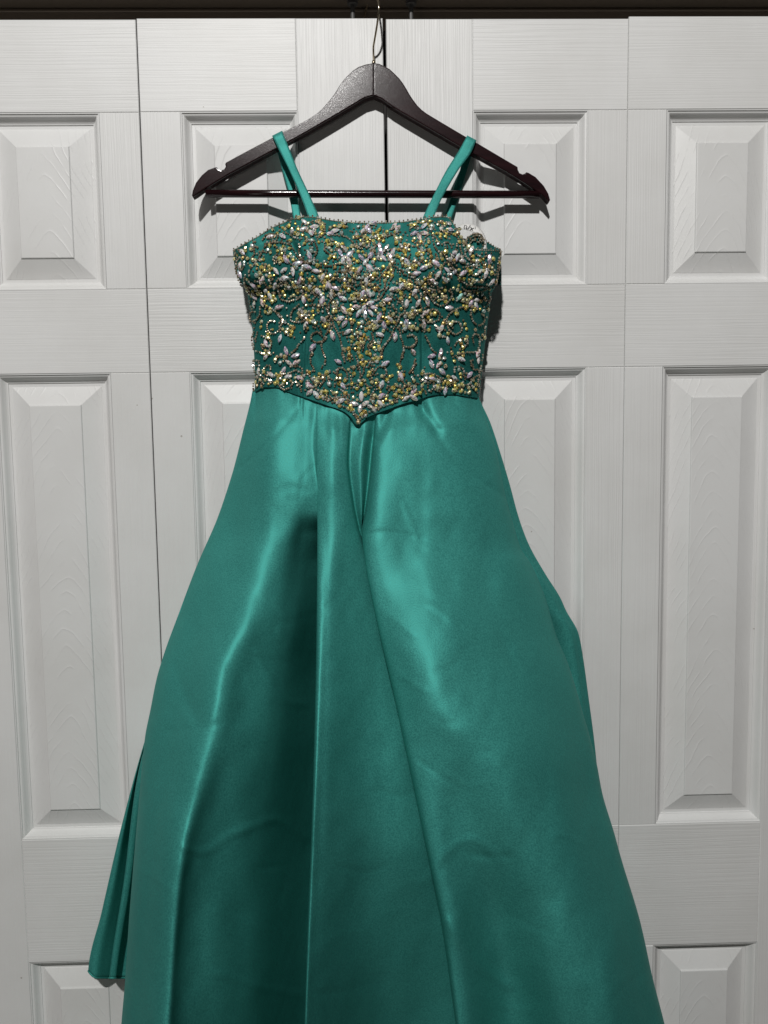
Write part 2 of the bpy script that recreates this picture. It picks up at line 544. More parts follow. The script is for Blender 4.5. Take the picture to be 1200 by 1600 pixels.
for up, lo in ((UP_L, LO_L), (UP_R, LO_R)):
    V, F = hanger_half(up, lo)
    mesh_obj('shoulder_arm', V, F, WOOD_M, hg)
ba, bb = at(322, 302.5, 0.0165), at(842, 304, 0.0165)
V, F = tube([ba + (bb - ba) * t for t in np.linspace(0, 1, 6)], 0.0046, 18)
mesh_obj('trouser_bar', V, F, WOOD_M, hg, smooth=True)
hk = [at(584, 110, 0.0085), at(584, 98, 0.0085), at(583.5, 82, 0.0095), at(583.6, 72, 0.012), at(585, 64, 0.017), at(589, 40, 0.028), at(591.8, 18, 0.034), at(591.5, 8, 0.034), at(590.5, -2, 0.029), at(588, -9, 0.013), at(584, -12, -0.004), at(579, -7, -0.024), at(575, 5, -0.0365), at(570, 24, -0.0375), at(568, 44, -0.0375)]
V, F = tube(crom(hk, 70), 0.00125, 10)
mesh_obj('hook', V, F, WIRE_M, hg, smooth=True)
V, F = tube([at(584, 101, 0.0085), at(584, 95.5, 0.0085)], 0.0024, 12)
mesh_obj('hook_collar', V, F, WIRE_M, hg, smooth=True)

# ------------------------------------------------------------------ dress
dress = empty('evening_dress', tuple(at(560, 1500, 0.05)), label='emerald green satin gown with gold jewelled bodice on the wooden hanger', category='dress')

# bodice --------------------------------------------------
Lx = pchip([335, 380, 391, 410, 430, 446, 452, 470, 500, 540, 580, 620, 660], [367, 364, 364.5, 367, 371, 379, 385.5, 388, 393, 396, 398, 398, 397])
Rx = pchip([335, 380, 391, 400, 430, 450, 458, 480, 510, 550, 590, 622, 660], [784, 784, 783.5, 782.5, 778, 773, 768, 765.5, 761.5, 756.5, 752, 748.5, 744])
TOP = pchip([364, 385, 405, 428, 440, 452, 470, 485, 500, 530, 570, 620, 650, 680, 699, 707, 714, 721, 729, 741, 784],
            [391, 379, 368, 354, 349, 344, 339, 338.5, 341, 345.5, 348, 347, 343.5, 338.5, 338, 347, 358, 371, 383, 389, 391])
BOT = pchip([397, 414, 430, 443, 475, 510, 536, 550, 560, 578, 606, 633, 652, 670, 688, 707, 725, 746],
            [613, 605, 605, 610, 621, 633, 642, 652, 664, 651, 640, 630, 625, 619, 616.5, 616.5, 619, 622])


def body_h(px, py):
    l, r = Lx(py), Rx(py)
    s = np.clip(2 * (px - l) / (r - l) - 1, -1, 1)
    prof = np.power(np.clip(1 - np.abs(s) ** 2.3, 0, 1), 0.62)
    amp = np.interp(py, [335, 380, 430, 520, 620, 670], [0.056, 0.072, 0.074, 0.064, 0.056, 0.060])
    side = np.interp(py, [335, 440, 460, 520, 620, 670], [0.050, 0.050, 0.036, 0.030, 0.026, 0.026])
    h = side + (amp + 0.020 - side) * prof
    # cups
    for cx in (470, 690):
        h = h + 0.011 * np.exp(-(((px - cx) / 48.0) ** 2 + ((py - 400) / 52.0) ** 2))
    h = h - 0.006 * np.exp(-(((px - 578) / 34.0) ** 2 + ((py - 380) / 40.0) ** 2))
    # soft fold beside each cup and the turned-over side flaps
    h = h - 0.007 * np.exp(-(((px - 455 - (py - 375) * 0.42) / 7.0) ** 2 + ((py - 385) / 24.0) ** 2))
    h = h - 0.010 * np.exp(-(((px - 712 - (py - 430) * 0.55) / 8.0) ** 2 + ((py - 425) / 20.0) ** 2))
    h = h + 0.014 * np.exp(-(((px - 762) / 22.0) ** 2)) * (1 / (1 + np.exp((py - 447) / 2.5)))
    h = h + 0.010 * np.exp(-(((px - 385) / 20.0) ** 2)) * (1 / (1 + np.exp((py - 440) / 2.5)))
    # princess seams
    for sx_, k in ((480, -0.05), (655.5, 0.01)):
        x_ = sx_ + (py - 520) * k
        w = 1 / (1 + np.exp(-(py - 500) / 10.0))
        h = h + 0.0020 * np.exp(-((px - x_) / 1.6) ** 2) * w - 0.0026 * np.exp(-((px - x_ - (3.5 if k > 0 else -3.5)) / 3.0) ** 2) * w
    # drape wrinkles
    h = h + 0.006 * vnoise(px / 26.0, py / 60.0) + 0.0022 * vnoise(px / 9.0 + 7, py / 24.0)
    return h


NU, NV = 170, 130
U, Vv = np.meshgrid(np.linspace(0, 1, NU), np.linspace(0, 1, NV))
xt = 364 + U * (784 - 364); xb = 397.5 + U * (748 - 397.5)
yt, yb = TOP(xt), BOT(xb)
PY = yt + (yb - yt) * Vv
PX = Lx(PY) + (Rx(PY) - Lx(PY)) * U
# keep the neckline exactly on its traced curve near the top
w = np.clip(1 - Vv * 6, 0, 1)
PX = PX * (1 - w) + xt * w
H = body_h(PX, PY)
bv = at_arr(PX, PY, H).reshape(-1, 3)
nb = len(bv)
# turned-in sides reaching to the back
side = []
for col in (0, NU - 1):
    x_ = PX[:, col] + (7 if col == 0 else -7)
    side.append(at_arr(x_, PY[:, col], np.full(NV, 0.006)))
verts = np.vstack((bv, side[0], side[1]))
faces = grid_faces(NV, NU)
for r in range(NV - 1):
    a, b = r * NU, (r + 1) * NU
    faces.append((nb + r, nb + r + 1, b, a))
    a, b = r * NU + NU - 1, (r + 1) * NU + NU - 1
    faces.append((a, b, nb + NV + r + 1, nb + NV + r))
bodice = mesh_obj('bodice', verts, faces, SATIN_B, dress, smooth=True, label='beaded satin bodice with pointed waist')

# back panel that shows past the right corner of the neckline, with its curled edge
bp_top = [(700, 376, 0.020), (716, 378, 0.020), (727, 379, 0.022), (731, 371, 0.036), (741, 366, 0.046), (751, 367, 0.044), (757, 375, 0.034), (770, 384, 0.018), (783, 391, 0.014)]
top = crom(bp_top, 60)
rows = []
for k in range(14):
    t = k / 13.0
    y = top[:, 1] + (445 - top[:, 1]) * t
    hh = top[:, 2] * (1 - t) + 0.046 * t - 0.0 * np.exp(-((t - 0.2) / 0.12) ** 2) * np.exp(-((top[:, 0] - 744) / 11) ** 2)
    rows.append(at_arr(top[:, 0], y, hh))
mesh_obj('back_panel', np.vstack(rows), grid_faces(14, 60), SATIN_B, dress, smooth=True)


# straps ---------------------------------------------------
def strap(fl, fr, bl, br, name='strap'):
    """front strand left/right edges top->bottom with depth, then the strand behind the hanger"""
    A = crom(fl[::-1] + bl, 90); B = crom(fr[::-1] + br, 90)
    mid = (A + B) / 2
    a = at_arr(A[:, 0], A[:, 1], A[:, 2]); b = at_arr(B[:, 0], B[:, 1], B[:, 2])
    c = at_arr(mid[:, 0], mid[:, 1], mid[:, 2] + 0.0003)
    q1 = at_arr(A[:, 0] * .8 + B[:, 0] * .2, A[:, 1] * .8 + B[:, 1] * .2, A[:, 2] * .8 + B[:, 2] * .2 + 0.0002)
    q2 = at_arr(A[:, 0] * .2 + B[:, 0] * .8, A[:, 1] * .2 + B[:, 1] * .8, A[:, 2] * .2 + B[:, 2] * .8 + 0.0002)
    n = len(a)
    V = np.stack((a, q1, c, q2, b), 1).reshape(-1, 3)
    o = mesh_obj(name, V, grid_faces(n, 5), SATIN, dress, smooth=True)
    md = o.modifiers.new('thickness', 'SOLIDIFY'); md.thickness = 0.0008; md.offset = 0
    return o


strap([(426, 214, .0215), (436, 235, .0235), (450, 262, .030), (467, 300, .040), (480, 335, .050), (483, 348, .054)],
      [(441.5, 206.5, .0215), (452, 232, .0235), (465, 265, .030), (480, 297, .040), (497, 335, .050), (500, 348, .054)],
      [(427, 217, .006), (433, 236, .0035), (442, 270, .004), (451, 302, .005), (457, 335, .012), (461, 360, .014)],
      [(443, 210, .006), (450, 238, .0035), (458, 275, .004), (464, 305, .005), (469.5, 335, .012), (474, 360, .014)])
strap([(729, 213.5, .0215), (716, 237, .0235), (697, 267, .030), (680, 300, .040), (662, 337, .050), (658, 350, .054)],
      [(743.5, 220.5, .0215), (735, 240, .0235), (716, 266, .030), (692, 307, .040), (679, 337, .050), (675, 350, .054)],
      [(728, 217, .006), (724, 238, .0035), (719, 265, .004), (708, 298, .005), (694, 342, .012), (688, 362, .014)],
      [(743, 224, .006), (737, 242, .0035), (729, 268, .004), (718, 303, .005), (704, 345, .012), (698, 362, .014)])

# skirt ----------------------------------------------------
SL = pchip([600, 612, 640, 680, 750, 810, 880, 960, 1020, 1060, 1110, 1150, 1250, 1350, 1450, 1530, 1600, 1800], [400, 398, 392, 380, 360, 340, 310, 280, 258, 246, 236, 228, 218, 209, 201, 196, 190, 176])
SR = pchip([600, 620, 640, 700, 770, 825, 857, 880, 925, 995, 1036, 1115, 1193, 1240, 1300, 1340, 1440, 1530, 1600, 1800], [742, 745, 751, 774, 789, 804, 814, 829, 849, 870, 887, 911, 932, 941, 959, 970, 1000, 1020, 1038, 1080])
EX = pchip([600, 625, 900, 1000, 1150, 1300, 1450, 1600, 1800], [499, 498, 495.5, 494.5, 491.5, 487, 481, 476, 470])
LN = pchip([600, 660, 710, 760, 800, 840, 885, 940, 1000, 1080, 1200, 1320, 1440, 1600, 1800], [588, 584, 580, 575.5, 570.5, 564, 571, 582, 595, 614, 640, 665, 689, 712, 742])
SB = pchip([600, 820, 860, 900, 950, 1050, 1150, 1340, 1450, 1600, 1800], [455, 452, 443, 436, 425, 388, 368, 312, 299, 289, 278])
Q1 = pchip([600, 660, 720, 780, 840, 900, 1800], [549, 546, 543.5, 550, 561, 572, 736])

# rows of depth: one value for every point across
ROWY = [640, 700, 800, 835, 880, 1000, 1150, 1300, 1450, 1600, 1800]
#        P0    P1    P2    P3    P4    P5    P6    P7    P8    P9    P10   P11   Pb    Pc    P12   P13   P14   P15   P16   P17   P18   P19   P20
ROWH = [[.012, .024, .040, .060, .068, .070, .070, .071, .073, .075, .077, .076, .070, .076, .063, .078, .082, .076, .071, .062, .046, .026, .012],
        [.014, .030, .055, .082, .088, .086, .085, .087, .090, .094, .096, .091, .081, .089, .073, .089, .098, .097, .090, .076, .056, .032, .014],
        [.014, .034, .070, .108, .116, .112, .106, .109, .114, .120, .117, .102, .088, .096, .084, .104, .119, .124, .116, .098, .070, .038, .014],
        [.014, .042, .076, .116, .120, .098, .080, .100, .122, .129, .123, .103, .086, .086, .080, .110, .127, .132, .123, .104, .074, .040, .014],
        [.014, .055, .096, .130, .126, .092, .040, .090, .136, .143, .132, .106, .088, .080, .076, .124, .140, .146, .136, .113, .080, .041, .014],
        [.014, .090, .142, .180, .166, .118, .004, .095, .176, .184, .162, .130, .100, .090, .088, .154, .176, .188, .178, .148, .104, .066, .014],
        [.016, .130, .190, .230, .208, .146, .002, .110, .222, .230, .200, .162, .126, .104, .100, .188, .214, .228, .218, .184, .130, .088, .016],
        [.018, .158, .224, .264, .238, .166, .002, .125, .256, .262, .222, .178, .140, .114, .108, .212, .238, .228, .238, .212, .154, .108, .018],
        [.020, .176, .246, .286, .256, .178, .002, .132, .276, .281, .200, .156, .126, .118, .112, .225, .249, .200, .238, .230, .172, .124, .020],
        [.022, .188, .260, .300, .270, .188, .002, .138, .290, .294, .172, .128, .108, .104, .100, .234, .254, .184, .238, .244, .186, .136, .022],
        [.024, .198, .272, .312, .280, .196, .002, .142, .300, .304, .150, .106, .090, .088, .086, .242, .262, .180, .242, .256, .198, .146, .024]]
ROWH = np.array(ROWH)
HF_ = [pchip(ROWY, ROWH[:, k]) for k in range(ROWH.shape[1])]
NC = ROWH.shape[1]


def sk_x(y):
    l, r, e, n, s, q = SL(y), SR(y), EX(y), LN(y), SB(y), Q1(y)
    fold = np.clip((y - 700) / 200.0, 0.0, 1.0)     # how far the fold edges overlap what lies behind
    sl = np.clip((y - 640) / 60.0, 0.1, 1.0)
    under = np.clip((y - 830) / 60.0, 0.0, 1.0)
    X = np.zeros((len(y), NC))
    X[:, 0] = l + 12; X[:, 1] = l; X[:, 2] = l + (.20 + .10 * fold) * (s - l); X[:, 3] = l + (.58 + .10 * fold) * (s - l)
    X[:, 4] = s; X[:, 5] = s + .55 * (e - s)
    X[:, 6] = e - 9 + 26 * fold; X[:, 7] = e - 4 + 14 * fold; X[:, 8] = e
    X[:, 9] = e + 12 + 6 * fold
    X[:, 10] = e + .55 * (q - e)
    X[:, 11] = (q - 3) * (1 - under) + (n + 3) * under
    X[:, 12] = (q + 3) * (1 - under) + (n + 10) * under
    X[:, 13] = ((q + n) / 2 + 3) * (1 - under) + (n + 18) * under
    X[:, 14] = n - 1 + 23 * under
    X[:, 15] = n + 4 - 4 * under
    X[:, 16] = n + 16 + 4 * fold
    w_ = r - n
    X[:, 17] = n + .28 * w_; X[:, 18] = n + .52 * w_; X[:, 19] = n + .74 * w_; X[:, 20] = n + .92 * w_
    X[:, 21] = r; X[:, 22] = r - 12
    return X


NROW, SUB = 300, 13
ncol = (NC - 1) * SUB + 1
# rows start on the waist seam: build rows in y from 596, then push the top rows down onto the seam
yy = np.linspace(0, 1, NROW)
Ynom = 628 + (1790 - 628) * yy ** 1.05
X = sk_x(Ynom)
Hc = np.stack([fn(Ynom) for fn in HF_], 1)
XX = np.zeros((NROW, ncol)); HH = np.zeros((NROW, ncol))
for r in range(NROW):
    c = crom(np.stack((X[r], Hc[r] * 1000), 1), ncol)
    XX[r] = c[:, 0]; HH[r] = c[:, 1] / 1000
YY = np.repeat(Ynom[:, None], ncol, 1)
# seam: near the top slide every column up/down to the waistline
wt = np.clip(1 - (Ynom - 628) / 110.0, 0, 1)[:, None] ** 1.5
seam = BOT(np.clip(XX, 398, 746)) - 4.0
YY = YY + (seam - 628) * wt
hb = body_h(np.clip(XX, 400, 744), np.minimum(seam, 660)) - 0.0045
edge = np.clip(1 - (Ynom - 628) / 42.0, 0, 1)[:, None] ** 1.3
inside = np.ones_like(XX); inside[:, :SUB] = 0; inside[:, -SUB:] = 0
HH = HH * (1 - edge * inside) + hb * edge * inside
# gathers just below the seam, soft wrinkles and press creases
gath = np.exp(-((YY - seam - 28) / 22.0) ** 2)
HH += 0.0060 * gath * vnoise(XX / 13.0, YY / 200.0) * inside
HH += (0.015 * vnoise(XX / 95.0 + 3, YY / 170.0) + 0.0060 * vnoise(XX / 42.0, YY / 90.0 + 9) + 0.0012 * vnoise(XX / 15.0, YY / 26.0 + 5)) * inside * np.clip((YY - 660) / 120, 0, 1)


def crease(pts, amp, wid):
    P = crom(np.array(pts, float), 60)
    d = np.full(XX.shape, 1e9)
    for p in P:
        d = np.minimum(d, (XX - p[0]) ** 2 + (YY - p[1]) ** 2)
    return amp * np.exp(-d / wid ** 2)


rc = np.random.default_rng(5)
for _ in range(46):                                            # short press creases all over
    cy = 720 + 860 * rc.random() ** 0.8
    lx, rx = float(SL(cy)) + 30, float(SR(cy)) - 30
    cx = lx + (rx - lx) * rc.random()
    an = rc.normal(0.3, 0.9); ln = 14 + 34 * rc.random()
    bx, by = ln * math.cos(an), ln * math.sin(an) + 8
    k = rc.normal(0, 6)
    HH += crease([(cx - bx, cy - by), (cx + k, cy + k), (cx + bx, cy + by)], rc.choice((-1, 1)) * (0.0003 + 0.0006 * rc.random()), 3.5 + 4 * rc.random()) * inside
for pts, amp, wid in (
        ([(474, 628), (440, 668), (405, 706), (366, 736)], -0.0012, 4.0),
        ([(660, 640), (690, 690), (735, 740), (788, 776)], -0.0013, 5.0),
        ([(655, 632), (668, 650), (684, 672)], -0.0045, 8.0),
        ([(606, 642), (600, 660), (588, 684)], -0.0060, 8.0),
        ([(574, 834), (610, 832), (660, 842)], -0.0010, 4.0),
        ([(664, 1378), (700, 1330), (740, 1312), (780, 1342)], 0.0012, 7.0),
        ([(735, 1334), (770, 1340), (795, 1338)], -0.0012, 6.0),
        ([(380, 1300), (430, 1280), (480, 1310)], 0.0016, 6.0),
        ([(288, 1325), (320, 1332), (352, 1310), (390, 1290)], 0.0016, 6.0),
        ([(400, 1020), (440, 1090), (480, 1100)], 0.0012, 6.0),
        ([(340, 1520), (400, 1540), (470, 1555)], 0.0016, 6.0),
        ([(275, 1040), (290, 1090), (310, 1130)], -0.0018, 8.0),
        ([(432, 770), (452, 762), (478, 766)], -0.0008, 8.0),
        ([(700, 1440), (740, 1500), (790, 1540)], 0.0022, 8.0)):
    HH += crease(pts, amp, wid) * inside
sv = at_arr(XX, YY, HH).reshape(-1, 3)
skirt = mesh_obj('skirt', sv, grid_faces(NROW, ncol), SATIN, dress, smooth=True, label='full flared emerald satin skirt in deep folds')
md = skirt.modifiers.new('thickness', 'SOLIDIFY'); md.thickness = 0.0009; md.offset = -1

# back layer of the skirt: shows as a strip on the right and a flap at the lower left
OL = pchip([600, 900, 1050, 1110, 1165, 1290, 1420, 1515, 1540], [410, 330, 262, 242, 224, 190, 160, 139, 137])
OR = pchip([600, 620, 660, 705, 755, 810, 850, 895, 935, 953, 990, 1027, 1092, 1161, 1240, 1350, 1540], [742, 748, 766, 781, 796, 811, 826, 851, 876, 884, 904, 911, 920, 929, 937, 950, 985])
FB = pchip([600, 1100, 1160, 1220, 1375, 1528, 1540], [430, 262, 229, 214, 194, 171, 170])
yb_ = np.linspace(615, 1528, 170)
hem_drop = lambda t: 1.0
cols = []
for y in yb_:
    o, b, r = OL(y), FB(y), OR(y)
    g = np.clip((y - 1000) / 300, 0, 1)
    cols.append([(o + 4, .006), (o, .016 + .012 * g), (o + .35 * (b - o), .022 + .010 * g), (o + .8 * (b - o), .014 + .004 * g), (b + 3, .008), (b + 1, .022), (b, .036 + .004 * g), (b + 10, .040), (b + 45, .016), ((b + r) / 2, .0), (r - 90, .008), (r - 22, .032), (r - 6, .026), (r, .018), (r - 6, .008)])
cols = np.array(cols)
nb_ = (cols.shape[1] - 1) * 6 + 1
BX = np.zeros((len(yb_), nb_)); BH = np.zeros_like(BX)
for i in range(len(yb_)):
    c = crom(np.stack((cols[i][:, 0], cols[i][:, 1] * 1000), 1), nb_)
    BX[i] = c[:, 0]; BH[i] = c[:, 1] / 1000
BY = np.repeat(yb_[:, None], nb_, 1)
rise = np.clip(1 - (BX - OL(BY)) / 14.0, 0, 1) ** 2 * 11          # rounded corner of the hem
BY = BY - rise * np.clip((BY - 1440) / 88.0, 0, 1)
BH += 0.004 * vnoise(BX / 30.0, BY / 70.0)
bkv = at_arr(BX, BY, BH)
back = mesh_obj('back_skirt', bkv.reshape(-1, 3), grid_faces(len(yb_), nb_), SATIN, dress, smooth=True)
md = back.modifiers.new('thickness', 'SOLIDIFY'); md.thickness = 0.0009; md.offset = -1
hemline = bkv[-1][::2]
V, F = tube(hemline, 0.0011, 8)
mesh_obj('hem', V, F, SATIN, back, origin=dress.location, smooth=True)

# ------------------------------------------------------------------ embroidery, traced over the bodice
FR = {'A': (360, 330), 'B': (500, 330), 'C': (640, 330), 'D': (360, 440), 'E': (500, 440), 'F': (640, 440), 'G': (380, 550), 'H': (500, 550), 'I': (620, 550)}


def P8(fr, x, y):
    o = FR[fr]
    return o[0] + x / 8.0, o[1] + y / 8.0


MARQ = {
    'A': [(505, 325, 15), (160, 515, -30), (135, 690, 80), (700, 605, -65), (845, 660, 20), (585, 745, -50), (675, 740, 30), (790, 760, -75), (960, 700, -15), (395, 860, 60), (680, 840, 10), (930, 150, -50), (920, 230, 30), (1050, 205, 10), (1010, 280, -70), (860, 860, 60), (570, 920, 45), (655, 325, -40), (990, 560, -70), (130, 790, -60), (1070, 750, -20), (1150, 830, 60)],
    'B': [(245, 525, -70), (300, 470, -35), (370, 545, 50), (360, 635, -75), (290, 610, 60), (510, 585, -50), (630, 560, 55), (570, 640, 45), (620, 710, -45), (745, 450, -75), (830, 470, 65), (915, 515, 70), (800, 590, -40), (880, 580, -60), (575, 885, -85), (190, 255, 0), (970, 220, 70), (125, 290, -15), (590, 210, 70), (545, 250, 45), (610, 240, -60), (660, 155, 20), (930, 200, 60), (490, 735, 50), (1085, 640, -50), (760, 500, -60)],
    'C': [(185, 200, 45), (185, 285, -20), (125, 330, -60), (60, 285, 30), (385, 230, 40), (505, 240, -30), (340, 660, -40), (180, 710, 25), (360, 800, 55), (460, 745, -40), (440, 850, -45), (555, 525, 20), (655, 630, 0), (670, 770, 35), (945, 790, 65), (1010, 880, 45), (875, 770, 50), (85, 780, 20), (285, 870, -30), (990, 600, 85), (770, 500, 70), (590, 580, 60), (560, 750, 60)],
    'D': [(310, 185, -40), (315, 285, 55), (405, 265, -70), (615, 315, 5), (920, 225, -70), (630, 715, 80), (955, 550, 80), (455, 770, -60), (1090, 120, -55), (1030, 820, 50), (560, 60, 45), (705, 870, -70), (820, 925, 20), (450, 945, 40), (1160, 470, -50), (510, 180, -60), (300, 40, -65), (1150, 240, 75)],
    'E': [(135, 150, -85), (290, 215, -15), (300, 360, -55), (255, 465, 15), (315, 525, 45), (350, 630, 25), (160, 675, -80), (110, 45, -75), (200, 80, -20), (450, 320, 10), (480, 395, 60), (560, 420, -90), (640, 390, -35), (680, 325, -15), (630, 270, 30), (550, 340, 80), (610, 140, -65), (530, 160, 60), (750, 665, -20), (800, 550, -80), (940, 690, 85), (1085, 275, 80), (840, 230, 15), (920, 100, 10), (870, 465, -40), (1075, 520, -70), (1165, 880, -55), (1020, 60, 60), (740, 440, 70)],
    'F': [(215, 250, -60), (65, 130, 60), (490, 330, 0), (175, 545, -70), (470, 735, -65), (385, 880, -80), (275, 930, 20), (830, 230, 10), (825, 300, -60), (760, 270, 60), (850, 890, 60), (100, 270, 50), (620, 190, 55), (200, 385, 40), (390, 590, 50), (340, 590, -50)],
    'G': [(655, 50, 15), (665, 130, 30), (515, 225, 35), (350, 285, -20), (205, 245, 85), (575, 130, -50), (835, 415, -45), (835, 505, 40), (915, 540, -50), (570, 310, 10), (710, 330, -20)],
    'H': [(235, 120, -25), (815, 145, 30), (515, 555, 90), (765, 550, 30), (755, 645, -45), (660, 715, -50), (500, 710, 85), (425, 650, -15), (260, 615, 30), (565, 650, 40), (770, 410, 75), (1070, 580, 35), (1010, 300, -70), (1165, 490, 40), (285, 420, -50), (1165, 575, -30)],
    'I': [(430, 150, -60), (520, 160, 60), (560, 245, -35), (600, 490, 80), (800, 90, -20), (900, 285, 45), (1010, 100, 75), (710, 330, -30), (540, 25, 70), (440, 330, -20), (1005, 20, 70)],
}
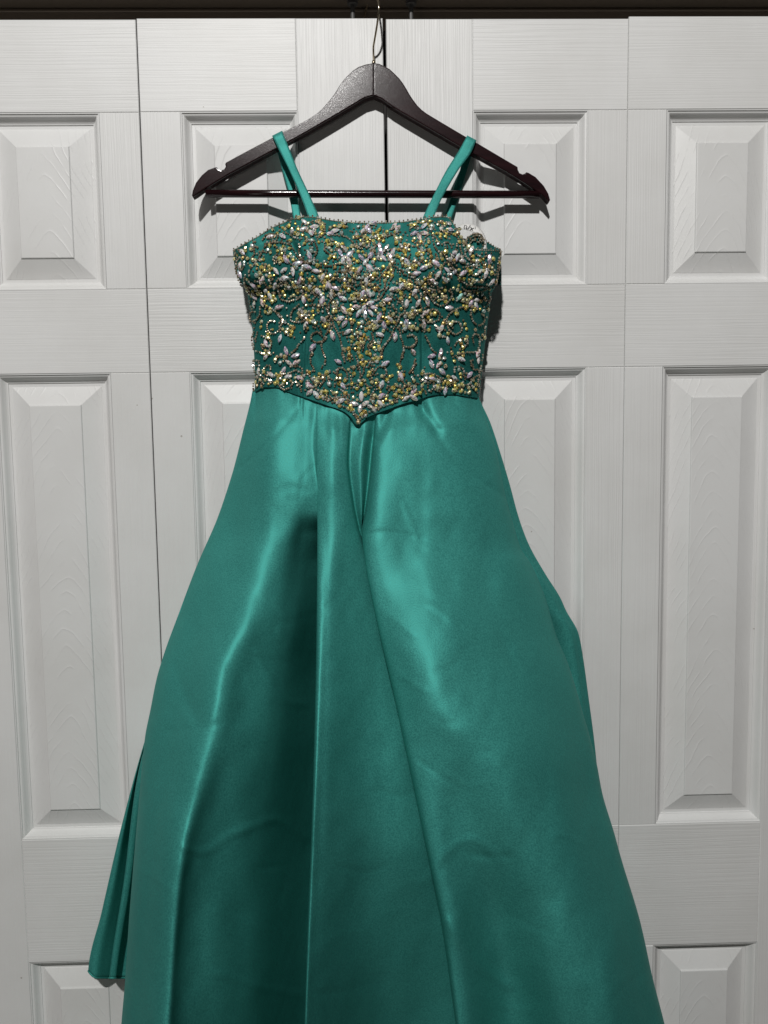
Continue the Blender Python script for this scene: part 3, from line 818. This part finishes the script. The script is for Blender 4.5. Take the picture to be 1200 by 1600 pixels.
CH = {
    'A': [[(240, 740), (310, 650), (350, 600), (380, 540), (420, 470), (460, 420), (540, 400), (640, 400), (740, 430), (790, 500), (860, 590), (920, 640), (1000, 650)], [(400, 360), (470, 300), (560, 290), (600, 330), (540, 400)], [(1100, 120), (1170, 180), (1180, 280), (1120, 330)], [(870, 420), (870, 520), (900, 600), (960, 650)], [(60, 500), (75, 600), (80, 740), (110, 860), (170, 950)], [(590, 540), (540, 600), (590, 650)], [(590, 950), (620, 900), (680, 880), (740, 920), (760, 960)], [(280, 430), (300, 530), (260, 600), (300, 640)], [(700, 280), (760, 300), (830, 340), (890, 380)], [(490, 700), (500, 800), (520, 900)], [(200, 800), (180, 900), (260, 950)], [(1060, 400), (1080, 500), (1040, 600)]],
    'B': [[(130, 290), (220, 310), (300, 320), (370, 360), (430, 420), (470, 450), (520, 480)], [(980, 290), (880, 310), (810, 340), (740, 390), (690, 450), (650, 480)], [(60, 690), (120, 690), (190, 670), (240, 650)], [(830, 740), (880, 690), (960, 700), (1020, 740), (1050, 800)], [(870, 760), (840, 850), (810, 930)], [(930, 730), (900, 820), (880, 880)], [(340, 740), (400, 830), (400, 950)], [(260, 750), (330, 860), (380, 950)], [(570, 790), (520, 840), (510, 930)], [(610, 800), (640, 870), (630, 950)], [(60, 400), (60, 480), (120, 540), (180, 560)], [(520, 300), (560, 400), (580, 480)], [(660, 260), (640, 360), (600, 450)], [(250, 700), (220, 780), (230, 870)], [(740, 720), (760, 800), (740, 900)], [(480, 770), (440, 850), (450, 940)], [(1130, 540), (1100, 620), (1150, 680)]],
    'C': [[(430, 650), (500, 640), (550, 700), (600, 790), (640, 860), (700, 900), (780, 930), (860, 935), (960, 940)], [(680, 520), (720, 600), (800, 640)], [(470, 270), (560, 300), (600, 360), (580, 450)], [(300, 420), (350, 500), (420, 540), (480, 600)], [(1130, 510), (1120, 600), (1110, 700), (1090, 800), (1070, 900), (1030, 950)], [(200, 330), (250, 300), (320, 330), (350, 380)], [(100, 450), (150, 500), (220, 480)], [(20, 660), (100, 640), (170, 620)], [(620, 450), (640, 540), (600, 620), (520, 650)], [(250, 780), (220, 850), (260, 930)], [(400, 420), (470, 400), (530, 440)], [(830, 540), (900, 580), (960, 560), (1040, 570)], [(700, 700), (780, 690), (860, 720)]],
    'D': [[(380, 320), (380, 400), (340, 470), (270, 500), (245, 440), (270, 385), (320, 380)], [(430, 280), (500, 320), (570, 370), (620, 430), (660, 480), (640, 560), (590, 640), (520, 650), (470, 600), (470, 530), (520, 490), (580, 510)], [(610, 60), (610, 140), (640, 220), (720, 250), (810, 230), (880, 190), (920, 140)], [(860, 290), (800, 340), (760, 420), (770, 490), (840, 510), (920, 490), (970, 430)], [(300, 630), (280, 700), (280, 780), (310, 850), (380, 890), (450, 910), (520, 910)], [(345, 640), (330, 700), (320, 770)], [(400, 680), (470, 690), (520, 750), (510, 840), (450, 870), (400, 820)], [(930, 690), (870, 770), (820, 850), (770, 890)], [(1150, 680), (1100, 630), (1030, 650), (1010, 710), (1050, 750), (1130, 755), (1190, 720), (1200, 670)], [(610, 400), (650, 450), (620, 520)], [(1030, 900), (1020, 950)], [(1020, 120), (1060, 180), (1020, 240)], [(190, 20), (230, 70), (250, 130)]],
    'E': [[(75, 290), (90, 370), (130, 430), (160, 490), (175, 560), (215, 620), (250, 700), (270, 790), (290, 890), (310, 950)], [(120, 560), (90, 640), (50, 720), (20, 790), (40, 880), (60, 950)], [(100, 380), (110, 270), (150, 210), (210, 160)], [(1000, 420), (970, 500), (920, 600), (880, 690), (820, 780), (780, 840), (760, 930)], [(990, 560), (1000, 680), (1030, 760), (1035, 860), (1025, 950)], [(1050, 810), (1120, 820), (1180, 780), (1195, 720), (1150, 670), (1090, 680)], [(1060, 340), (1050, 390), (1000, 420)], [(960, 210), (1020, 240), (1040, 310)], [(420, 260), (500, 210), (600, 220), (700, 240), (760, 200), (820, 110), (860, 60)], [(330, 50), (400, 70), (470, 120)], [(500, 20), (520, 70)], [(700, 100), (740, 150), (720, 230)], [(280, 40), (260, 120), (320, 130)], [(820, 20), (800, 90), (740, 130)], [(460, 640), (480, 720), (540, 800), (530, 880)], [(640, 640), (660, 720), (600, 800), (640, 900)], [(900, 290), (930, 340), (980, 350)], [(140, 440), (120, 500), (150, 540)]],
    'F': [[(150, 80), (220, 130), (260, 210), (330, 280), (410, 300), (490, 240), (520, 170), (510, 90)], [(150, 380), (240, 360), (310, 345), (370, 390), (370, 460), (310, 500), (230, 510), (180, 470)], [(650, 320), (560, 350), (490, 410), (460, 480), (480, 580), (540, 650), (610, 650), (645, 590), (610, 510), (550, 500)], [(755, 360), (765, 440), (800, 510), (860, 545), (920, 510), (925, 440), (880, 400)], [(200, 680), (240, 760), (280, 850), (330, 900)], [(790, 760), (775, 700), (810, 655), (855, 670), (865, 750), (855, 830), (810, 880), (740, 885), (650, 890), (580, 920)], [(0, 660), (60, 680), (90, 730), (60, 790), (20, 830)], [(650, 80), (720, 110), (820, 100), (900, 120), (990, 60)], [(940, 560), (930, 640), (930, 720)], [(560, 800), (620, 720), (700, 710), (710, 790), (640, 840)], [(100, 100), (140, 180), (120, 260), (140, 340)], [(240, 90), (300, 100), (360, 90), (420, 60)], [(640, 240), (700, 260), (740, 220)], [(990, 130), (1000, 220), (960, 300)]],
    'G': [[(140, 90), (130, 180), (160, 260), (200, 330), (240, 370)], [(150, 110), (200, 110), (210, 180)], [(250, 230), (290, 180), (350, 180), (350, 240)], [(480, 270), (560, 270), (640, 235), (720, 260), (740, 330)], [(600, 180), (700, 180), (740, 240), (760, 290), (760, 330)], [(450, 400), (510, 470), (580, 450), (630, 390), (680, 380), (710, 450), (730, 510)], [(860, 0), (840, 60), (850, 140), (880, 200), (900, 240)], [(1010, 20), (1030, 90), (1010, 160), (970, 210)], [(960, 430), (1000, 370), (1080, 330), (1120, 350)], [(960, 510), (1000, 550), (1080, 590), (1170, 590)], [(1190, 200), (1180, 300), (1200, 330)], [(130, 400), (140, 480), (120, 490)], [(230, 300), (300, 340), (380, 370)], [(820, 280), (860, 340), (920, 390), (980, 380)]],
    'H': [[(280, 10), (300, 80), (310, 120)], [(220, 240), (240, 200), (300, 210), (340, 260), (345, 340)], [(215, 230), (220, 300), (260, 350)], [(640, 300), (700, 220), (740, 180), (810, 200), (830, 260), (800, 300)], [(240, 460), (310, 500), (360, 560), (340, 640), (380, 660)], [(680, 470), (640, 560), (620, 620)], [(810, 600), (880, 605), (950, 590), (1020, 570)], [(1030, 0), (1010, 80), (1000, 130), (1000, 200)], [(1200, 150), (1150, 220), (1100, 280)], [(400, 700), (440, 800), (480, 880)], [(560, 740), (520, 830)], [(770, 20), (740, 80)], [(450, 60), (490, 180), (510, 320)], [(560, 160), (540, 250), (500, 330)], [(620, 0), (640, 90), (600, 200)], [(860, 480), (920, 420), (1000, 440), (1040, 480)], [(160, 580), (220, 570), (300, 560), (330, 520)], [(640, 620), (700, 680), (740, 740)], [(190, 400), (240, 380), (330, 420), (380, 400), (450, 390)], [(570, 400), (640, 440), (680, 400)]],
    'I': [[(225, 90), (210, 160), (180, 220), (150, 260)], [(330, 290), (400, 270), (480, 285), (540, 330), (560, 380)], [(390, 380), (380, 440)], [(460, 390), (460, 450), (520, 490), (560, 450)], [(715, 250), (720, 190), (790, 190), (830, 240), (840, 330), (860, 370)], [(690, 410), (770, 430), (850, 410), (930, 400)], [(920, 170), (920, 110), (960, 100)], [(940, 160), (950, 220), (1010, 220), (1020, 280), (960, 320), (900, 350)], [(910, 400), (960, 460), (1010, 530)], [(730, 50), (770, 80)], [(80, 380), (140, 430), (220, 410), (260, 380)], [(1040, 180), (1030, 260), (1010, 360), (1020, 480)]],
}
GOLD = {
    'A': [(650, 490), (685, 488), (620, 600), (860, 90), (850, 300), (940, 340), (1020, 370), (1130, 280), (780, 260), (1010, 500), (1000, 620), (1090, 680), (1150, 800), (890, 740), (490, 690), (390, 710), (330, 800), (220, 600), (280, 440), (60, 600), (500, 820), (900, 860), (1000, 860), (810, 930), (870, 930), (740, 190), (1080, 140)],
    'B': [(460, 300), (430, 330), (590, 350), (560, 330), (710, 270), (800, 310), (760, 330), (640, 340), (95, 380), (140, 420), (230, 425), (180, 580), (400, 450), (540, 420), (680, 500), (30, 210), (20, 290), (960, 400), (1060, 420), (1010, 340), (1110, 430), (1060, 500), (970, 560), (1030, 610), (900, 650), (680, 610), (730, 590), (790, 700), (700, 730), (680, 790), (420, 730), (490, 730), (570, 800), (310, 860), (280, 800), (470, 630), (40, 830), (95, 830), (1090, 740), (810, 870), (1140, 180), (480, 200), (300, 200), (250, 200), (1180, 680), (860, 780), (1120, 920), (1060, 920), (350, 700)],
    'C': [(110, 140), (170, 140), (280, 190), (400, 145), (490, 170), (20, 190), (60, 350), (140, 390), (240, 390), (440, 330), (600, 280), (640, 330), (620, 390), (740, 450), (690, 490), (160, 590), (270, 570), (340, 600), (510, 600), (800, 620), (840, 630), (760, 760), (930, 690), (1040, 600), (1020, 770), (80, 690), (240, 680), (140, 890), (320, 900), (250, 830), (640, 830), (800, 870), (900, 870), (1110, 650), (1070, 880), (450, 510), (100, 540), (390, 700), (20, 930), (60, 640)],
    'D': [(220, 110), (245, 145), (325, 95), (355, 150), (440, 195), (530, 250), (545, 185), (500, 375), (505, 340), (660, 125), (690, 180), (815, 60), (870, 45), (890, 110), (870, 350), (940, 380), (895, 440), (850, 470), (690, 510), (790, 575), (725, 600), (700, 640), (760, 670), (470, 710), (410, 800), (500, 810), (640, 920), (700, 940), (1035, 375), (1100, 310), (1040, 500), (1065, 520), (1020, 460), (1190, 70), (1000, 70), (450, 110), (700, 40), (740, 70), (450, 870)],
    'E': [(50, 65), (360, 105), (245, 165), (425, 215), (170, 270), (165, 375), (380, 405), (385, 480), (525, 510), (570, 600), (620, 570), (695, 510), (690, 570), (510, 660), (520, 720), (470, 775), (400, 700), (360, 840), (370, 915), (485, 890), (515, 940), (590, 890), (730, 770), (745, 845), (720, 950), (760, 285), (795, 350), (890, 160), (905, 410), (845, 510), (830, 460), (1065, 435), (1060, 590), (1160, 570), (1160, 360), (1160, 410), (1080, 50), (1130, 55), (680, 85), (670, 160), (530, 190), (30, 240), (100, 540), (1010, 150), (550, 290)],
    'F': [(300, 175), (440, 100), (445, 195), (330, 20), (130, 20), (60, 370), (40, 440), (45, 570), (230, 450), (310, 400), (420, 525), (505, 535), (370, 670), (475, 650), (585, 405), (710, 310), (770, 310), (660, 235), (975, 350), (920, 200), (630, 740), (660, 820), (520, 885), (690, 730), (590, 100), (740, 150), (640, 780), (930, 700)],
    'G': [(480, 40), (410, 100), (470, 140), (530, 60), (450, 310), (440, 345), (520, 365), (410, 390), (240, 430), (345, 360), (270, 250), (830, 260), (880, 340), (950, 280), (1050, 260), (720, 320), (1080, 400), (1030, 495), (170, 380), (1000, 330), (900, 370), (940, 330), (330, 20)],
    'H': [(425, 195), (425, 270), (515, 400), (405, 400), (540, 150), (510, 60), (725, 85), (75, 500), (110, 400), (940, 540), (945, 410), (835, 350), (910, 450), (1110, 400), (620, 260), (650, 380), (680, 545), (480, 880), (400, 720), (560, 750), (1000, 190), (240, 390), (320, 520), (250, 330)],
    'I': [(335, 245), (370, 330), (510, 380), (500, 450), (640, 305), (600, 175), (670, 370), (640, 390), (710, 480), (680, 15), (590, 85), (710, 120), (790, 270), (890, 450), (820, 420), (980, 470), (150, 400), (210, 360), (80, 290), (20, 340), (470, 430), (770, 20), (430, 350)],
}
LONE = {'H': True}


def frame_at(px, py):
    """position and unit axes (right, up, out) of the bodice surface under a photo pixel"""
    e = 2.0
    h = body_h(np.array([px, px + e, px - e, px, px], float), np.array([py, py, py, py + e, py - e], float))
    p = at_arr(np.array([px, px + e, px - e, px, px], float), np.array([py, py, py, py + e, py - e], float), h)
    tx = p[1] - p[2]; ty = p[4] - p[3]
    n = np.cross(tx, ty); n /= np.linalg.norm(n)
    if n[1] > 0: n = -n
    # soften towards the viewer-facing direction so that beads sit cleanly
    tx = tx / np.linalg.norm(tx); tx = tx - n * tx.dot(n); tx /= np.linalg.norm(tx)
    up = np.cross(n, tx)
    if up[2] < 0: up = -up
    return p[0], tx, up, n


def tilt(tx, up, n, a):
    n2 = n + tx * rng.normal(0, a) + up * rng.normal(0, a)
    n2 /= np.linalg.norm(n2)
    tx2 = tx - n2 * tx.dot(n2); tx2 /= np.linalg.norm(tx2)
    return tx2, np.cross(n2, tx2), n2


PXM = 0.00073
# templates ------------------------------------------------
bm = bmesh.new(); bmesh.ops.create_icosphere(bm, subdivisions=1, radius=1.0)
bm.verts.index_update()
ICO_V = np.array([v_.co[:] for v_ in bm.verts]); ICO_F = [[v_.index for v_ in f_.verts] for f_ in bm.faces]
bm.free()


def round_template():
    V = []; n = 8
    for r, z, o in ((0.85, 0.0, 0), (1.0, 0.28, 0), (0.52, 0.82, 0.5)):
        for k in range(n):
            a = 2 * math.pi * (k + o) / n
            V.append((r * math.cos(a), r * math.sin(a), z))
    F = []
    for k in range(n):
        j = (k + 1) % n
        F += [(k, j, n + j, n + k), (n + k, n + j, 2 * n + k), (n + j, 2 * n + j, 2 * n + k), (2 * n + k, 2 * n + j, 3 * n)]
    V.append((0.08, 0.05, 0.90))
    return np.array(V), F


RND_V, RND_F = round_template()


def marq_template():
    # pointed oval girdle and smaller table
    n = 10
    g, t = [], []
    for k in range(n):
        a = 2 * math.pi * k / n
        x = math.cos(a); y = math.sin(a)
        y *= (1 - abs(x) ** 1.6 * 0.38) if abs(x) < 0.999 else 0.0
        g.append((x, y * 0.53, 0.12))
        t.append((x * 0.52, y * 0.27, 0.42))
    b = [(x * 0.9, y * 0.9, 0.0) for x, y, _ in g]
    V = b + g + t
    F = []
    for k in range(n):
        j = (k + 1) % n
        F += [(k, j, n + j, n + k), (n + k, n + j, 2 * n + j), (n + k, 2 * n + j, 2 * n + k), (2 * n + k, 2 * n + j, 3 * n)]
    V.append((0.06, 0.0, 0.47))
    return np.array(V), F


MQ_V, MQ_F = marq_template()
PAL = [(0.95, 0.62, 0.82), (0.74, 0.58, 0.97), (0.96, 0.94, 0.93), (0.55, 0.93, 0.84), (0.97, 0.90, 0.55), (0.95, 0.50, 0.62), (0.55, 0.70, 0.94), (0.70, 0.55, 0.45), (0.97, 0.95, 0.96), (0.45, 0.36, 0.34)]
MQ_MESH = []
for var in range(14):
    me = bpy.data.meshes.new('marquise_crystal')
    me.from_pydata(MQ_V.tolist(), [], MQ_F)
    me.materials.append(MARQ_M)
    ca = me.color_attributes.new('facet', 'FLOAT_COLOR', 'CORNER')
    base = PAL[rng.integers(0, 7)]
    for p in me.polygons:
        c = PAL[rng.integers(0, len(PAL))]
        k = 0.35 + 0.65 * rng.random()
        b_ = rng.choice([0.10, 0.40, 0.85, 1.15, 1.6], p=[0.11, 0.15, 0.25, 0.27, 0.22])  # facet flashes painted as bright and dark colour
        c = [min(0.96, (base[q] * (1 - k) + c[q] * k) * b_) for q in range(3)]
        for li in p.loop_indices: ca.data[li].color = (*c, 1)
    me.update()
    MQ_MESH.append(me)
# the plain milky stones
ME_W = MQ_MESH[0].copy(); ME_W.name = 'marquise_crystal'
for d_ in ME_W.color_attributes['facet'].data: d_.color = (0.9, 0.88, 0.88, 1)
ME_A = MQ_MESH[1].copy(); ME_A.name = 'marquise_crystal'
for d_ in ME_A.color_attributes['facet'].data: d_.color = (0.45, 0.88, 0.80, 1)

occupied = []
dloc = np.array(dress.location)
SPECIAL = {('H', 515, 555): ME_W, ('E', 1085, 275): ME_W, ('F', 620, 190): ME_A, ('H', 755, 645): ME_W}
for fr, lst in MARQ.items():
    for x, y, ang in lst:
        px, py = P8(fr, x, y)
        pos, tx, up, n = frame_at(px, py)
        tx, up, n = tilt(tx, up, n, 0.16)
        a = math.radians(ang + rng.normal(0, 5))
        ex = tx * math.cos(a) + up * math.sin(a); ey = np.cross(n, ex)
        s = PXM * 7.7 * (0.92 + 0.2 * rng.random())
        me = SPECIAL.get((fr, x, y)) or MQ_MESH[rng.integers(0, len(MQ_MESH))]
        o = bpy.data.objects.new('marquise_crystal', me)
        COL.objects.link(o)
        o.parent = dress
        M = Matrix([[ex[i] * s, ey[i] * s, n[i] * s, 0] for i in range(3)] + [[0, 0, 0, 1]])
        M.translation = Vector(pos + n * 0.0011 - dloc)
        o.matrix_local = M
        occupied.append((px, py, 5.0))

seedV, seedF, goldV, goldF = [], [], [], []


def put(Vt, Ft, dstV, dstF, pos, ax, r):
    base = sum(len(q) for q in dstV)
    M = np.stack(ax, 0)
    dstV.append((Vt * r) @ M + pos)
    dstF.extend([[i + base for i in f_] for f_ in Ft])


_cnt = {'s': 0, 'g': 0}


def seed_bead(px, py, r=1.75, lift=0.6, hofs=0.0):
    pos, tx, up, n = frame_at(px, py)
    r = r * PXM * (0.85 + 0.3 * rng.random())
    b = _cnt['s'] * len(ICO_V)
    seedV.append((ICO_V * r) @ np.stack((tx, up, n), 0) + pos + n * (r * lift + hofs))
    seedF.extend([[i + b for i in f_] for f_ in ICO_F])
    _cnt['s'] += 1


def gold_stone(px, py, r=3.5, lift=0.0):
    pos, tx, up, n = frame_at(px, py)
    tx, up, n = tilt(tx, up, n, 0.24)
    a = rng.random() * 6.28
    ex = tx * math.cos(a) + up * math.sin(a); ey = np.cross(n, ex)
    r = r * PXM * (0.85 + 0.3 * rng.random())
    b = _cnt['g'] * len(RND_V)
    goldV.append((RND_V * r) @ np.stack((ex, ey, n), 0) + pos + n * (0.0006 + lift))
    goldF.extend([[i + b for i in f_] for f_ in RND_F])
    _cnt['g'] += 1


def along(pts, step):
    P = crom(np.array(pts, float), 200)
    d = np.concatenate(([0], np.cumsum(np.linalg.norm(np.diff(P, axis=0), axis=1))))
    s = np.arange(0, d[-1], step)
    return np.stack((np.interp(s, d, P[:, 0]), np.interp(s, d, P[:, 1])), 1)


for fr, lst in CH.items():
    for pl in lst:
        for px, py in along([P8(fr, *p) for p in pl], 3.5):
            seed_bead(px + rng.normal(0, 0.35), py + rng.normal(0, 0.35), 1.95, 0.9)
            occupied.append((px, py, 2.2))
for fr, lst in GOLD.items():
    for x, y in lst:
        px, py = P8(fr, x, y)
        gold_stone(px, py, 4.0)
        occupied.append((px, py, 3.6))
        extra = rng.integers(1, 4) if py < 530 else rng.integers(0, 3)
        for _ in range(extra):
            a = rng.random() * 6.28; d = 5.2 + 2.4 * rng.random()
            qx, qy = px + d * math.cos(a), py + d * math.sin(a)
            if qy > BOT(np.array(np.clip(qx, 398, 746))) - 5: continue
            if qx < Lx(qy) + 4 or qx > Rx(qy) - 4: continue
            if rng.random() < 0.55: gold_stone(qx, qy, 3.2)
            else: seed_bead(qx, qy, 2.0)
            occupied.append((qx, qy, 3.0))
# dense filling between the motifs: upper bodice, centre V, band over the waist
OPENP = [(501, 392, 7, 13), (463, 382, 6, 15), (537, 377, 13, 11), (609, 378, 16, 9), (644, 396, 8, 10), (596, 412, 9, 5), (511, 345, 7, 10), (631, 355, 7, 9), (445, 420, 10, 10), (470, 432, 9, 9), (660, 425, 8, 8), (704, 445, 8, 7), (455, 455, 9, 7), (505, 445, 8, 8), (420, 405, 7, 9), (690, 418, 8, 6), (770, 402, 14, 6)]
occ = np.array(occupied)
n_fill = 0
for _ in range(9000):
    px = 372 + rng.random() * 405; py = 345 + rng.random() * 285
    if px < Lx(py) + 6 or px > Rx(py) - 6: continue
    if py < TOP(np.array(px)) + 5 or py > BOT(np.array(np.clip(px, 398, 746))) - 5: continue
    cx = abs(px - 570)
    dens = 0.0
    if py < 470: dens = 1.0 if cx < 130 else 0.8
    elif py < 520: dens = 0.7 if cx < 95 else 0.12
    elif py < 580: dens = 0.6 if cx < 34 - (py - 520) * 0.1 else 0.0
    else: dens = 0.55
    if rng.random() > dens: continue
    if any(((px - a) / c) ** 2 + ((py - b) / d) ** 2 < 1 for a, b, c, d in OPENP): continue
    if np.any((occ[:, 0] - px) ** 2 + (occ[:, 1] - py) ** 2 < (occ[:, 2] * 0.62 + 1.5) ** 2): continue
    k = rng.random()
    if k < 0.34: gold_stone(px, py, 2.7 + rng.random() * 0.6); rr_ = 3.0
    else: seed_bead(px, py, 1.7 + 0.4 * rng.random()); rr_ = 2.0
    occ = np.vstack((occ, (px, py, rr_)))
    n_fill += 1
    if n_fill > 900: break
for x in np.arange(505, 618, 3.6):                             # beads down into the point of the waist
    seed_bead(x, float(BOT(np.array(x))) - 7.5 + rng.normal(0, .6), 1.9, 0.8)
    if rng.random() < 0.25: gold_stone(x, float(BOT(np.array(x))) - 12, 3.0)
for x in np.arange(402, 744, 4.3):                              # jewelled band above the waist seam
    yb0 = float(BOT(np.array(x)))
    for dy in (9, 15, 22):
        if rng.random() < 0.42:
            qx, qy = x + rng.normal(0, 1.2), yb0 - dy + rng.normal(0, 1.5)
            if rng.random() < 0.55: gold_stone(qx, qy, 3.0 + 0.8 * rng.random())
            else: seed_bead(qx, qy, 1.9, 0.8)
# picot edging along the neckline
edge_pts = [(x, float(TOP(np.array(x)))) for x in np.linspace(365, 783, 120)]
E_ = np.array(edge_pts)
d_ = np.concatenate(([0], np.cumsum(np.linalg.norm(np.diff(E_, axis=0), axis=1))))
for i, s in enumerate(np.arange(0, d_[-1], 3.4)):
    x, y = np.interp(s, d_, E_[:, 0]), np.interp(s, d_, E_[:, 1])
    seed_bead(x, y + 1.0, 1.6, 0.1)
    if i % 2 == 0: seed_bead(x, y - 1.9, 1.5, -0.1)
# beads down both side edges
for k, y in enumerate(np.arange(395, 612, 4.2)):
    for xs, sgn in ((float(Lx(y)), 1), (float(Rx(y)), -1)):
        if y > 450 and rng.random() < 0.62: continue
        seed_bead(xs + sgn * (1 + 3 * rng.random()), y, 1.8, 0.3)
# edge of the back panel
for i in range(0, 60, 2):
    p = at(top[i, 0], top[i, 1] - 0.5, top[i, 2])
    if top[i, 0] < 727: continue
    for q_ in range(3):
        if top[i, 0] > 758: break
        p2 = at(top[i, 0] + rng.normal(0, 1), top[i, 1] + 3 + 4 * q_ + rng.normal(0, 1), top[i, 2] + 0.002)
        b = _cnt['s'] * len(ICO_V)
        seedV.append(ICO_V * 1.8 * PXM + p2); seedF.extend([[q + b for q in f_] for f_ in ICO_F]); _cnt['s'] += 1
    r = 1.8 * PXM * (0.9 + 0.3 * rng.random())
    b = _cnt['s'] * len(ICO_V)
    seedV.append(ICO_V * r + p); seedF.extend([[q + b for q in f_] for f_ in ICO_F]); _cnt['s'] += 1
mesh_obj('seed_beads', np.vstack(seedV), seedF, SEED_M, dress, kind='stuff', label='tiny bronze beads sewn in scrolls over the bodice')
mesh_obj('round_crystals', np.vstack(goldV), goldF, GOLD_M, dress, kind='stuff', label='small gold and amber round crystals sewn over the bodice')
ro = bpy.data.objects['round_crystals']
ca = ro.data.color_attributes.new('facet', 'FLOAT_COLOR', 'CORNER')
GP = np.array([(0.92, 0.76, 0.16), (0.95, 0.86, 0.40), (0.70, 0.44, 0.08), (0.86, 0.64, 0.12), (0.55, 0.42, 0.22), (0.60, 0.80, 0.70), (0.88, 0.88, 0.80), (0.80, 0.48, 0.14)])
GW = np.array([0.24, 0.25, 0.08, 0.14, 0.08, 0.10, 0.08, 0.03])
nst = _cnt['g']; nf = len(RND_F)
stone = GP[rng.choice(len(GP), nst, p=GW)]
fac = np.clip(rng.choice([0.08, 0.35, 0.8, 1.05, 1.15], (nst, nf), p=[0.15, 0.15, 0.20, 0.24, 0.26]), 0, 1.2)  # sparkle painted in: random bright and dark facets
fc = np.clip(stone[:, None, :] * fac[:, :, None] + (fac[:, :, None] > 1.1) * 0.28, 0.01, 0.95).reshape(-1, 3)  # brightest facets whitened as painted glints
tot = np.array([len(f_) for f_ in goldF])
lc = np.repeat(fc, tot, 0)
ca.data.foreach_set('color', np.hstack((lc, np.ones((len(lc), 1)))).astype(np.float32).ravel())
print('beads', _cnt, 'marquise', sum(len(q) for q in MARQ.values()))

# sewn-in tag ---------------------------------------------
tg_a = [(711, 357, .014), (719, 352, .016), (729, 349.2, .020), (743, 352.5, .024), (753, 361, .026), (759, 373, .030), (760, 380, .034), (760, 389, .038)]
tg_b = [(712.5, 359, .016), (718, 357.5, .020), (728, 359, .026), (742, 363.5, .030), (748, 364, .031), (755.5, 376, .036), (752, 381, .036), (748, 389, .040)]
A = crom(tg_a, 50); B = crom(tg_b, 50)
cols_ = [at_arr(A[:, 0] * (1 - t) + B[:, 0] * t, A[:, 1] * (1 - t) + B[:, 1] * t, A[:, 2] * (1 - t) + B[:, 2] * t) for t in (0, .33, .67, 1)]
V = np.stack(cols_, 1).reshape(-1, 3)
tag = mesh_obj('ribbon_tag', V, grid_faces(50, 4), TAG_M, dress, smooth=True, label='white ribbon tag with black lettering at the neckline')
md = tag.modifiers.new('thickness', 'SOLIDIFY'); md.thickness = 0.0004; md.offset = 0


def letter(txt, px, py, h, size, rot):
    cu = bpy.data.curves.new('lettering', 'FONT'); cu.body = txt; cu.size = size; cu.align_x = 'CENTER'; cu.align_y = 'CENTER'; cu.extrude = 0.00005
    tmp = bpy.data.objects.new('lettering_tmp', cu); COL.objects.link(tmp)
    dg = bpy.context.evaluated_depsgraph_get()
    me = bpy.data.meshes.new_from_object(tmp.evaluated_get(dg))
    bpy.data.objects.remove(tmp)
    me.materials.clear(); me.materials.append(INK_M)
    o = bpy.data.objects.new('lettering', me); COL.objects.link(o); o.parent = tag
    p = Vector(at(px, py, h))
    M = Matrix.Translation(p - Vector(dress.location)) @ Matrix.Rotation(math.radians(rot), 4, 'Y') @ Matrix.Rotation(math.radians(70), 4, 'X')
    o.matrix_local = M
    return o


letter('n/x\\u', 737.5, 357.0, 0.0275, 0.0105, 18)
letter('C', 755.5, 381.0, 0.0352, 0.0075, -30)
